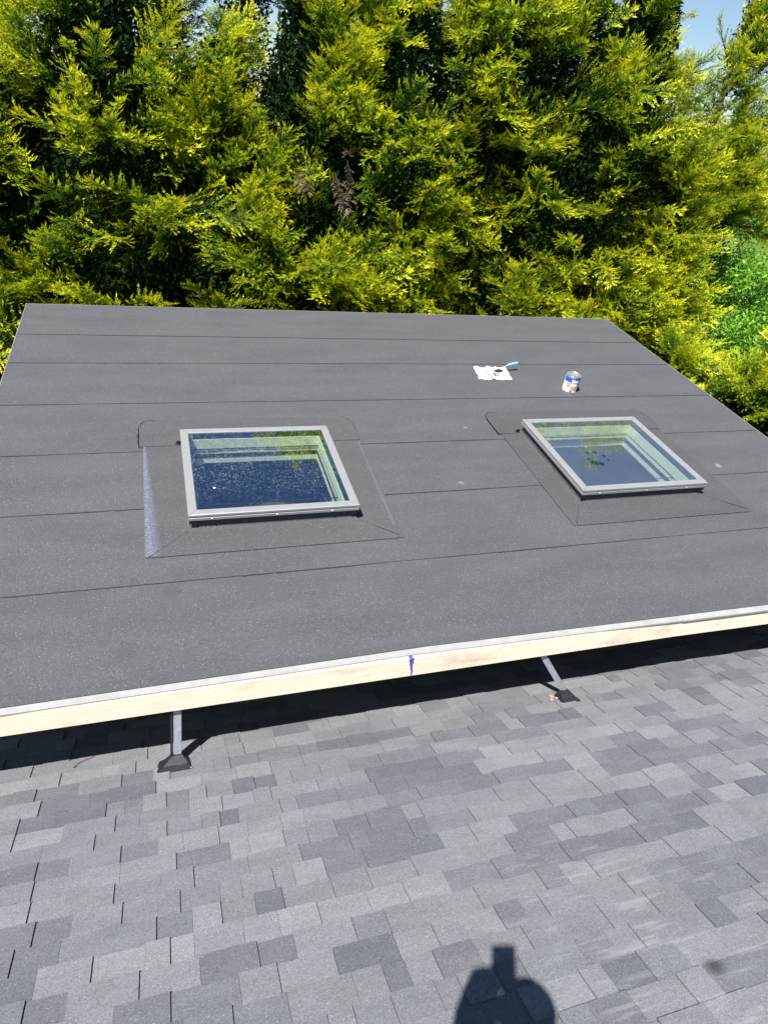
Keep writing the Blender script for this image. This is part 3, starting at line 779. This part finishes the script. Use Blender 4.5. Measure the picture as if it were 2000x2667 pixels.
for lay in (0, 1):
    for j in range(ny + 1):
        for i in range(nx + 1):
            x = 0.41 * i / nx + 0.05 * (j / ny) + 0.004 * math.sin(j * 1.1); y = 0.315 * j / ny + 0.008 * math.sin(i * 0.8)
            crease = 0.010 * max(0, math.sin(i * 0.9 + 1)) * (0.4 + 0.6 * abs(math.sin(j * 0.5 + i * 0.2))) + 0.006 * (i == 8)
            edge = 0.012 if (j == ny and i % 5 == 2) or (i == 0 and j in (3, 4)) else 0
            V.append((x, y, 0.0006 + crease + edge + (0.0004 if lay else 0)))
n1 = (nx + 1) * (ny + 1)
for j in range(ny):
    for i in range(nx):
        a = j * (nx + 1) + i; q = (a, a + 1, a + nx + 2, a + nx + 1)
        F.append(tuple(x + n1 for x in q)); F.append(tuple(reversed(q)))
tag(obj('paper_sheet', mesh('paper_sheet', V, F, True), paper_mat(), None, MPAP), 'creased sheet of printed white paper lying on the membrane', 'paper')

tr = thing('trowel', 'small trowel with teal handle lying on the printed paper', 'trowel', Rp(3.6, 6.3))
BLADE = simple('tarred_blade', (0.018, 0.018, 0.022), 0.45, 0.5, var=0.4); TEAL = simple('teal_handle', (0.16, 0.46, 0.50), 0.4, var=0.08)
MT = MR @ Matrix.Translation((3.575, 6.285, 0.022)) @ Matrix.Rotation(R(10), 4, 'Z')
mb = MB(); mb.prism([(0, 0), (0.05, -0.026), (0.10, -0.030), (0.125, -0.012), (0.125, 0.012), (0.10, 0.030), (0.05, 0.026)], 0, 0.002); mb.build('blade', BLADE, tr, MT)
mb = MB(); mb.tube([(0.10, 0, 0.002), (0.135, 0, 0.008), (0.155, 0, 0.03), (0.162, 0, 0.05), (0.185, 0, 0.058)], [0.005] * 5, 8); mb.build('tang', GALV, tr, MT, True)
mb = MB(); mb.tube([(0.178, 0, 0.056), (0.19, 0, 0.0575), (0.22, 0, 0.062), (0.27, 0, 0.067), (0.31, 0, 0.071), (0.322, 0, 0.072)], [0.009, 0.012, 0.014, 0.0155, 0.015, 0.008], 12); mb.build('handle', TEAL, tr, MT, True)

# ================================================================== TREES
def bough_mesh(name, seed, L, flat=1.0, dense=1.0, wide=0.42, leaf=1.0):
    rg = np.random.default_rng(seed)
    V = []; F = []; T = []
    def kite(p, d, nrm, ln, wd, t0, t1):
        d = d / np.linalg.norm(d); s = np.cross(nrm, d); s = s / (np.linalg.norm(s) + 1e-9)
        b = len(V)
        m = p + d * ln * 0.45
        V.extend([p, m + s * wd * 0.5 , p + d * ln, m - s * wd * 0.5]); F.append((b, b + 1, b + 2, b + 3)); T.extend([t0, (t0 + t1) / 2, t1, (t0 + t1) / 2])
    def axis(t): return np.array([t * L, 0.05 * L * math.sin(2.3 * t + seed), 0.10 * L * t - 0.16 * L * t * t + 0.02 * L * math.sin(5 * t + seed)])
    nsec = int(17 * dense)
    stem = []
    for i in range(nsec):
        t = 0.06 + 0.92 * (i + rg.random() * 0.6) / nsec
        for sd in (-1, 1):
            p = axis(t); tang = axis(t + 0.02) - axis(t); tang /= np.linalg.norm(tang)
            l2 = L * wide * (0.34 + 0.66 * (1 - t) ** 0.75) * min(1, 0.45 + 2.2 * t) * rg.uniform(0.5, 1.25)
            an = R(rg.uniform(30, 52)) * sd; tilt = rg.normal(0.08, 0.30) * flat
            d = np.array([math.cos(an), math.sin(an), 0]) ; d = d[0] * tang + np.array([0, d[1], 0]) + np.array([0, 0, tilt])
            d /= np.linalg.norm(d)
            n3 = max(3, int(l2 / (0.021 * leaf)))
            b = len(V)
            for k in range(n3):
                s = (k + 0.5) / n3
                q = p + d * l2 * s + np.array([0, 0, -0.25 * l2 * s * s * 0.5]) + rg.normal(0, 0.004, 3)
                for sd3 in (-1, 1):
                    a3 = R(rg.uniform(26, 58)) * sd3
                    side = np.cross(np.array([0, 0, 1.0]), d)
                    d3 = d * math.cos(a3) + side * math.sin(a3) + np.array([0, 0, rg.normal(0.10, 0.26)])
                    nrm = np.array([rg.normal(0, 0.5), rg.normal(0, 0.5), 1.0])
                    ln = leaf * rg.uniform(0.026, 0.052) * (1.2 - 0.55 * s); tt = 0.25 * t + 0.75 * s * (0.55 + 0.45 * t)
                    kite(q, d3, nrm, ln, leaf * rg.uniform(0.011, 0.017), tt * 0.8, min(1, tt + 0.22))
            tipd = d + np.array([0, 0, rg.uniform(0, 0.35)])
            kite(p + d * l2 * 0.9 + np.array([0, 0, -0.1 * l2]), tipd, np.array([0, rg.normal(0, .5), 1.0]), leaf * rg.uniform(0.06, 0.10), leaf * 0.015, 0.8, 1.0)
    for k in range(7):
        kite(axis(0.9 + 0.014 * k), np.array([1, rg.normal(0, 0.3), rg.uniform(0.0, 0.5)]), np.array([0, rg.normal(0, .6), 1.0]), leaf * 0.11, leaf * 0.016, 0.8, 1.0)
    mb = MB(); mb.v = [Vector(v) for v in V]; mb.f = F
    nv = len(V)
    mb.tube([axis(t) for t in (-0.05, 0.25, 0.5, 0.75, 1.0)], [0.011 * L, 0.009 * L, 0.006 * L, 0.004 * L, 0.002 * L], 4)
    me = mesh(name, mb.v, mb.f)
    at = me.attributes.new('tip', 'FLOAT', 'POINT')
    at.data.foreach_set('value', np.array(T + [0.05] * (len(mb.v) - nv), dtype=np.float32))
    return me
def kit(tagname, m, seeds, **kw):
    out = []
    for s, L in seeds:
        me = bough_mesh(tagname, s, L, **kw); me.materials.append(m); out.append((me, L))
    return out
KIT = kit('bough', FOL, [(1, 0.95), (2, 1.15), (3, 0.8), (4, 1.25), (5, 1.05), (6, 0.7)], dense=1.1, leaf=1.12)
KITT = kit('bough', FOL, [(11, 0.6), (12, 0.75)], dense=0.75, wide=0.28, leaf=1.1)
KITY = kit('bough', FOLY, [(21, 0.7), (22, 0.55), (23, 0.85)], wide=0.5, leaf=1.05)
KITD = kit('bough', FOLD, [(31, 0.9), (32, 0.75)], leaf=1.5, dense=0.7)
KITX = kit('bough', DEAD, [(41, 0.5), (42, 0.6)], dense=0.45, leaf=1.1)

def core_mesh(name, m, n, rfun, z0, z1, rg, leaf=0.09, hollow=0.0, keep=None):
    z = rg.uniform(z0, z1, n); a = rg.uniform(0, 2 * math.pi, n); rr = np.sqrt(rg.uniform(hollow, 1, n))
    rad = np.array([rfun(x) for x in z]) * rr
    P = np.stack([rad * np.cos(a), rad * np.sin(a), z], 1)
    if keep is not None: P = P[np.array([keep(p) for p in P])]; n = len(P)
    d = rg.normal(0, 1, (n, 3)); d[:, 2] += 0.2; d /= np.linalg.norm(d, axis=1)[:, None]
    nn = rg.normal(0, 1, (n, 3)); s = np.cross(nn, d); s /= np.linalg.norm(s, axis=1)[:, None]
    ln = leaf * rg.uniform(0.6, 1.4, n)[:, None]; wd = ln * 0.42
    V = np.stack([P, P + d * ln * 0.5 + s * wd * 0.5, P + d * ln, P + d * ln * 0.5 - s * wd * 0.5], 1).reshape(-1, 3)
    me = bpy.data.meshes.new(name)
    me.vertices.add(4 * n); me.vertices.foreach_set('co', V.astype(np.float32).ravel())
    me.loops.add(4 * n); me.loops.foreach_set('vertex_index', np.arange(4 * n, dtype=np.int32))
    me.polygons.add(n); me.polygons.foreach_set('loop_start', np.arange(0, 4 * n, 4, dtype=np.int32))
    me.polygons.foreach_set('loop_total', np.full(n, 4, dtype=np.int32))
    me.update(); me.validate()
    at = me.attributes.new('tip', 'FLOAT', 'POINT')
    at.data.foreach_set('value', np.repeat(rg.uniform(0.0, 0.35, n), 4).astype(np.float32))
    me.materials.append(m)
    return me

def conifer(label, x, y, ht, rad, seed, nclump, per, kit_, core_n, corem, group='conifers of the hedge', z0=0.5, lean=(0, 0), extra=(), front=0.75, shape=1.5, cat='tree', keep=None, size=1.0, cr_=0.72, rmul=1.0):
    rad *= rmul
    rg = np.random.default_rng(seed); rr = random.Random(seed)
    t = thing('conifer_tree', label, cat, (x, y, 0), group)
    mw = Matrix.Translation((x, y, 0))
    mb = MB()
    tp = [(0, 0, -0.05), (0.05, 0.02, ht * 0.25), (-0.03 + lean[0] * .5, 0.03 + lean[1] * .5, ht * 0.6), (lean[0], lean[1], ht * 0.97)]
    mb.tube(tp, [0.17 * rad / 1.6, 0.13 * rad / 1.6, 0.08 * rad / 1.6, 0.015], 9); mb.build('trunk', BARK, t, mw, True)
    prof = lambda z: rad * max(0.04, (1 - max(0, z / ht) ** shape)) * (0.82 + 0.18 * min(1, z / 1.5))
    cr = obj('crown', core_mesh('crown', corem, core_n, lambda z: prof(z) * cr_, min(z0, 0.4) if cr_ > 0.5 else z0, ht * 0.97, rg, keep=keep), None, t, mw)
    cnt = 0
    for c in range(nclump):
        zc = z0 + (ht - z0) * (1 - (1 - rr.random()) ** 0.85) * 0.98
        az = R(-90) + (rr.gauss(0, 1) * R(62) if rr.random() < front else rr.uniform(-math.pi, math.pi))
        rc = prof(zc); el0 = R(rr.uniform(2, 30)) + 0.5 * (zc / ht) ** 3
        reach = rr.uniform(0.72, 1.2)
        for b in range(per):
            if cnt >= 298: break
            me, L = rr.choice(kit_)
            sc = size * rr.uniform(0.75, 1.2) * (1 - 0.25 * zc / ht)
            a = az + rr.gauss(0, 0.30) / max(0.5, rc); el = el0 + rr.gauss(0, 0.26)
            zz = zc + rr.gauss(0, 0.11)
            if zz < 0.25 or zz > ht * 1.02: continue
            rb = max(0.02, rc * reach - L * sc * rr.uniform(0.55, 1.0))
            fx = zz / ht
            pos = Vector((math.cos(a) * rb + lean[0] * fx, math.sin(a) * rb + lean[1] * fx, zz))
            if keep is not None and not keep(pos + Vector((math.cos(a), math.sin(a), 0)) * L * 0.6): continue
            q = Matrix.Rotation(a + rr.gauss(0, 0.45), 4, 'Z') @ Matrix.Rotation(-el, 4, 'Y') @ Matrix.Rotation(rr.gauss(0, 0.5), 4, 'X')
            obj('bough', me, None, cr, mw @ Matrix.Translation(pos) @ q @ Matrix.Scale(sc, 4)); cnt += 1
    for (px, py, pz, az, el, kk, sc) in extra:
        me, L = kk
        q = Matrix.Rotation(az, 4, 'Z') @ Matrix.Rotation(-el, 4, 'Y') @ Matrix.Rotation(rr.gauss(0, 0.4), 4, 'X')
        obj('bough', me, None, cr, mw @ Matrix.Translation((px, py, pz)) @ q @ Matrix.Scale(sc, 4))
    return t

HY = 10.9
holes = [(-1.75, 3.75, 0.45, 0.2), (-1.1, 3.55, 0.3, 0.12)]
row = [('outermost cedar at the left end of the hedge', -4.4, HY + 0.2, 7.6, 1.45, 101),
       ('cedar cut by the left picture edge, left of the short cedar', -3.1, HY - 0.1, 7.9, 1.45, 109),
       ('short cedar at the left, dark tree showing above its top', -1.8, HY + 0.1, 6.7, 1.45, 102),
       ('tall cedar of the hedge behind the left corner of the roof', -0.5, HY - 0.1, 8.6, 1.5, 103),
       ('shorter cedar of the hedge with upright tips against a dark tree', 0.95, HY, 6.95, 1.45, 104),
       ('cedar of the hedge with a brown dead patch', 2.25, HY - 0.1, 8.4, 1.45, 105),
       ('cedar of the hedge behind the middle of the roof', 3.5, HY + 0.1, 9.2, 1.5, 110),
       ('cedar of the hedge behind the paper and the trowel', 4.8, HY - 0.05, 9.4, 1.55, 106),
       ('cedar of the hedge behind the paint can', 6.1, HY - 0.1, 9.3, 1.55, 107),
       ('cedar at the right end of the tall hedge, sky on its right', 7.1, HY - 0.4, 9.0, 1.5, 108),
       ('lower cedar right of the tall hedge', 8.0, HY - 0.9, 5.9, 1.15, 111)]
for i, (lb, x, y, h, r, sd) in enumerate(row):
    ex = ()
    if sd == 105:
        rr = random.Random(77)
        ex = [(rr.uniform(-0.4, 0.3), -1.0 + rr.uniform(-0.15, 0.2), rr.uniform(5.3, 5.8), R(rr.uniform(-150, -50)), R(rr.uniform(-65, 10)), rr.choice(KITX), rr.uniform(0.6, 0.85)) for _ in range(5)]
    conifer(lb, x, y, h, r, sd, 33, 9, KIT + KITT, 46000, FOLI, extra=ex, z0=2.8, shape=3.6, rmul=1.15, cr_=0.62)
# darker trees behind the hedge
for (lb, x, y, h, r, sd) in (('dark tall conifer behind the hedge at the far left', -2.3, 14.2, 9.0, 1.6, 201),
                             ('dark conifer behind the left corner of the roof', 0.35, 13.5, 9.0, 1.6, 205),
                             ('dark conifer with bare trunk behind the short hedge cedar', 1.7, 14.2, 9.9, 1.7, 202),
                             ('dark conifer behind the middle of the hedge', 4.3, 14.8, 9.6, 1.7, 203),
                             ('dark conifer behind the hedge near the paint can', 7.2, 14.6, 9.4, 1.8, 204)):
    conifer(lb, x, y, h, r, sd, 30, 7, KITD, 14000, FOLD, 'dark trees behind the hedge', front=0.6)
# thin see-through tree at the right, sky behind it
conifer('sparse cedar at the far right with blue sky showing through', 9.6, 11.4, 8.6, 1.9, 301, 34, 7, KIT + KITT, 900, FOLI, 'conifers of the hedge', z0=5.0, shape=3.6, cr_=0.3)
conifer('low cedar at the far right behind the sparse one', 10.9, 12.2, 6.3, 1.7, 302, 26, 8, KIT, 9000, FOLI, 'conifers of the hedge', z0=4.9)
# golden bushes beyond the right-hand edge of the roof
for (lb, x, y, h, r, sd) in (('golden conifer bush filling the gap right of the roof', 8.7, 7.4, 3.95, 1.8, 401),
                             ('golden conifer bush cut by the right picture edge', 9.6, 6.0, 3.5, 1.5, 402),
                             ('low golden conifer bush beside the back corner of the roof', 7.7, 8.5, 3.5, 1.3, 403)):
    conifer(lb, x, y, h, r, sd, 34, 8, KITY, 16000, FOLI, 'golden bushes right of the roof', z0=0.3, shape=2.6, cat='bush', front=0.5)
# broad-leaved shrubs behind, far right
for (lb, x, y, h, r, sd) in (('bright green leafy shrub behind the golden bushes', 10.6, 10.4, 4.7, 1.7, 501), ('bright green leafy shrub at the right picture edge', 12.4, 11.2, 4.6, 1.9, 502),
                             ('bright green shrub far right beside the pale road', 17.0, 16.0, 3.2, 2.2, 503)):
    rg = np.random.default_rng(sd)
    t = thing('leafy_shrub', lb, 'shrub', (x, y, 0), 'leafy shrubs at the right'); mw = Matrix.Translation((x, y, 0))
    mb = MB()
    for k in range(5):
        a = k * 1.26; mb.tube([(0.05 * math.cos(a), 0.05 * math.sin(a), -0.02), (0.4 * math.cos(a), 0.4 * math.sin(a), h * 0.4), (0.9 * math.cos(a), 0.9 * math.sin(a), h * 0.75)], [0.04, 0.028, 0.01], 6)
    mb.build('stem', BARK, t, mw)
    cl = [(rg.uniform(-r * .8, r * .8), rg.uniform(-r * .8, r * .8), h * rg.uniform(0.25, 0.95), rg.uniform(0.35, 0.75)) for _ in range(46)]
    P = np.concatenate([np.array(c[:3]) + np.clip(rg.normal(0, c[3] * 0.36, (460, 3)), -c[3] * 0.6, c[3] * 0.6) for c in cl]); P = P[P[:, 2] > 0.1]
    me = core_mesh('crown', LEAFY, len(P), lambda z: 1, 0, 1, rg, leaf=0.085)
    co = np.zeros(len(P) * 12, dtype=np.float32); me.vertices.foreach_get('co', co); co = co.reshape(len(P), 4, 3); co += (P - co[:, 0, :])[:, None, :]
    me.vertices.foreach_set('co', co.ravel())
    tv = np.repeat(rg.uniform(0.2, 0.95, len(P)), 4).astype(np.float32); me.attributes['tip'].data.foreach_set('value', tv); me.update()
    obj('crown', me, None, t, mw)
# a far line of trees on the skyline: one mass
rg = np.random.default_rng(9)
P = []
for k in range(150):
    cx = rg.uniform(-60, 190); cy = rg.uniform(85, 120); hh = rg.uniform(4, 9)
    n = 90; z = rg.uniform(0.1, 1, n) * hh
    P.append(np.stack([cx + rg.normal(0, 2.2, n) * (1.1 - z / hh), cy + rg.normal(0, 1.5, n), z], 1))
P = np.concatenate(P)
me = core_mesh('distant_wood', FOLD, len(P), lambda z: 1, 0, 1, rg, leaf=1.4)
co = np.zeros(len(P) * 12, dtype=np.float32); me.vertices.foreach_get('co', co); co = co.reshape(len(P), 4, 3); co += (P - co[:, 0, :])[:, None, :]
me.vertices.foreach_set('co', co.ravel()); me.update()
tag(obj('distant_wood', me, None), 'far dark line of trees low on the skyline at right', 'trees', None, 'stuff')

# ================================================================== THE PHOTOGRAPHER, whose shadow falls on the shingles
def cp(r_, u_, b_): return CAM + right * r_ + up * u_ + back * b_
ph = thing('phone', 'black phone held up over the shingle roof, its shadow on the shingles', 'phone', cp(0.014, -0.05, 0.012))
MPH = Matrix.Translation(cp(0.014, -0.055, 0.012)) @ M
PBLK = simple('phone_black', (0.015, 0.015, 0.017), 0.3, 0.5)
bm = bmesh.new(); bmesh.ops.create_cube(bm, size=1.0)
bmesh.ops.scale(bm, vec=(0.092, 0.168, 0.010), verts=bm.verts)
bmesh.ops.bevel(bm, geom=[e for e in bm.edges], offset=0.004, segments=2, affect='EDGES')
me = bpy.data.meshes.new('phone_body'); bm.to_mesh(me); bm.free(); obj('phone_body', me, PBLK, ph, MPH)
mb = MB(); mb.box(-0.038, 0.038, -0.077, 0.077, 0.0052, 0.0057); mb.build('screen', simple('screen_glass', (0.02, 0.02, 0.025), 0.08, 0.5), ph, MPH)

SK = [];  SE = []; SR = []
def sv(p, r_, par=None):
    SK.append(CAM + Vector(p)); SR.append(r_)
    if par is not None: SE.append((par, len(SK) - 1))
    return len(SK) - 1
def foot_z(y): 
    s = (y + DS * math.sin(AS)) / math.cos(AS); return -DS * math.cos(AS) - s * math.sin(AS)
pel = sv((0.22, -0.30, -1.20), 0.145)
ch = sv((0.22, -0.22, -0.90), 0.150, pel); sh = sv((0.22, -0.16, -0.70), 0.125, ch)
nk = sv((0.195, -0.10, -0.58), 0.060, sh); hd = sv((0.166, -0.070, -0.47), 0.096, nk); ht_ = sv((0.170, -0.050, -0.385), 0.114, hd); top_ = sv((0.150, -0.036, -0.315), 0.086, ht_)
ls = sv((0.04, -0.14, -0.68), 0.070, sh); le = sv((-0.035, -0.055, -0.43), 0.088, ls); lw = sv((-0.040, -0.028, -0.160), 0.066, le)
rsx = sv((0.40, -0.20, -0.70), 0.070, sh); re = sv((0.50, -0.24, -1.00), 0.048, rsx); rw = sv((0.49, -0.12, -1.22), 0.032, re); rh = sv((0.485, -0.06, -1.30), 0.034, rw)
for k, dx in enumerate((-0.027, -0.009, 0.009, 0.027)):
    a_ = sv((0.485 + dx, -0.035, -1.34), 0.010, rh); b_ = sv((0.485 + dx, -0.015, -1.375), 0.009, a_); sv((0.483 + dx, -0.02, -1.41), 0.008, b_)
tq = sv((0.452, -0.03, -1.31), 0.011, rh); sv((0.442, -0.005, -1.345), 0.009, tq)
for sx_, fy in ((0.11, -0.36), (0.33, -0.22)):
    hp = sv((sx_, -0.30, -1.28), 0.095, pel); kn = sv((sx_ + 0.0, (fy - 0.22) / 2 + 0.03, -1.72), 0.062, hp)
    fz = foot_z(fy); an = sv((sx_, fy - 0.02, fz + 0.10), 0.043, kn); sv((sx_, fy + 0.05, foot_z(fy + 0.05) + 0.062), 0.042, an); sv((sx_ + 0.02, fy + 0.17, foot_z(fy + 0.17) + 0.046), 0.036, len(SK) - 1)
# left hand round the phone's lower left edge
def rel(r_, u_, b_): return tuple(cp(r_, u_, b_) - CAM)
pm = sv(rel(-0.040, -0.105, 0.042), 0.042, lw)
for k in range(4):
    uu = -0.145 + 0.024 * k
    a_ = sv(rel(-0.040, uu, 0.018), 0.0095, pm); b_ = sv(rel(-0.042, uu + 0.004, 0.000), 0.009, a_); sv(rel(-0.020 + 0.003 * k, uu + 0.007, -0.004), 0.008, b_)
th_ = sv(rel(-0.022, -0.10, 0.032), 0.012, pm); sv(rel(0.006, -0.085, 0.028), 0.010, th_)
me = bpy.data.meshes.new('person'); me.from_pydata([tuple(p) for p in SK], SE, []); me.update()
def cloth_mat():
    k = NM('clothing_and_skin', 0.8, 0.2); p = k.pos(); sx = k.n('SeparateXYZ'); k.l(p, sx.inputs[0])
    z = k.math('SUBTRACT', sx.outputs[2], CZ)
    c = k.mix(k.math('GREATER_THAN', z, -1.22), (0.03, 0.035, 0.05), (0.05, 0.06, 0.08))
    skin = (0.42, 0.26, 0.18)
    head = k.math('GREATER_THAN', z, -0.585); c = k.mix(head, c, skin)
    hair = k.math('GREATER_THAN', z, -0.40); lf = k.math('GREATER_THAN', sx.outputs[0], 0.09)
    c = k.mix(k.math('MULTIPLY', hair, lf), c, (0.03, 0.02, 0.014))
    rhand = k.math('MULTIPLY', k.math('GREATER_THAN', sx.outputs[0], 0.43), k.math('LESS_THAN', z, -1.19)); c = k.mix(rhand, c, skin)
    k.color(c); return k.m
po = obj('person', me, cloth_mat())
sk = po.modifiers.new('skin', 'SKIN'); sk.use_smooth_shade = True
lay = me.skin_vertices[0].data if me.skin_vertices else None
if lay is None:
    bm = bmesh.new(); bm.from_mesh(me); bm.verts.layers.skin.verify(); bm.to_mesh(me); bm.free(); lay = me.skin_vertices[0].data
for i, r_ in enumerate(SR): lay[i].radius = (r_, r_); lay[i].use_root = (i == 0)
ss = po.modifiers.new('sub', 'SUBSURF'); ss.levels = 2; ss.render_levels = 2
tag(po, 'person in dark clothes standing on shingles, left arm raised holding a phone', 'person')
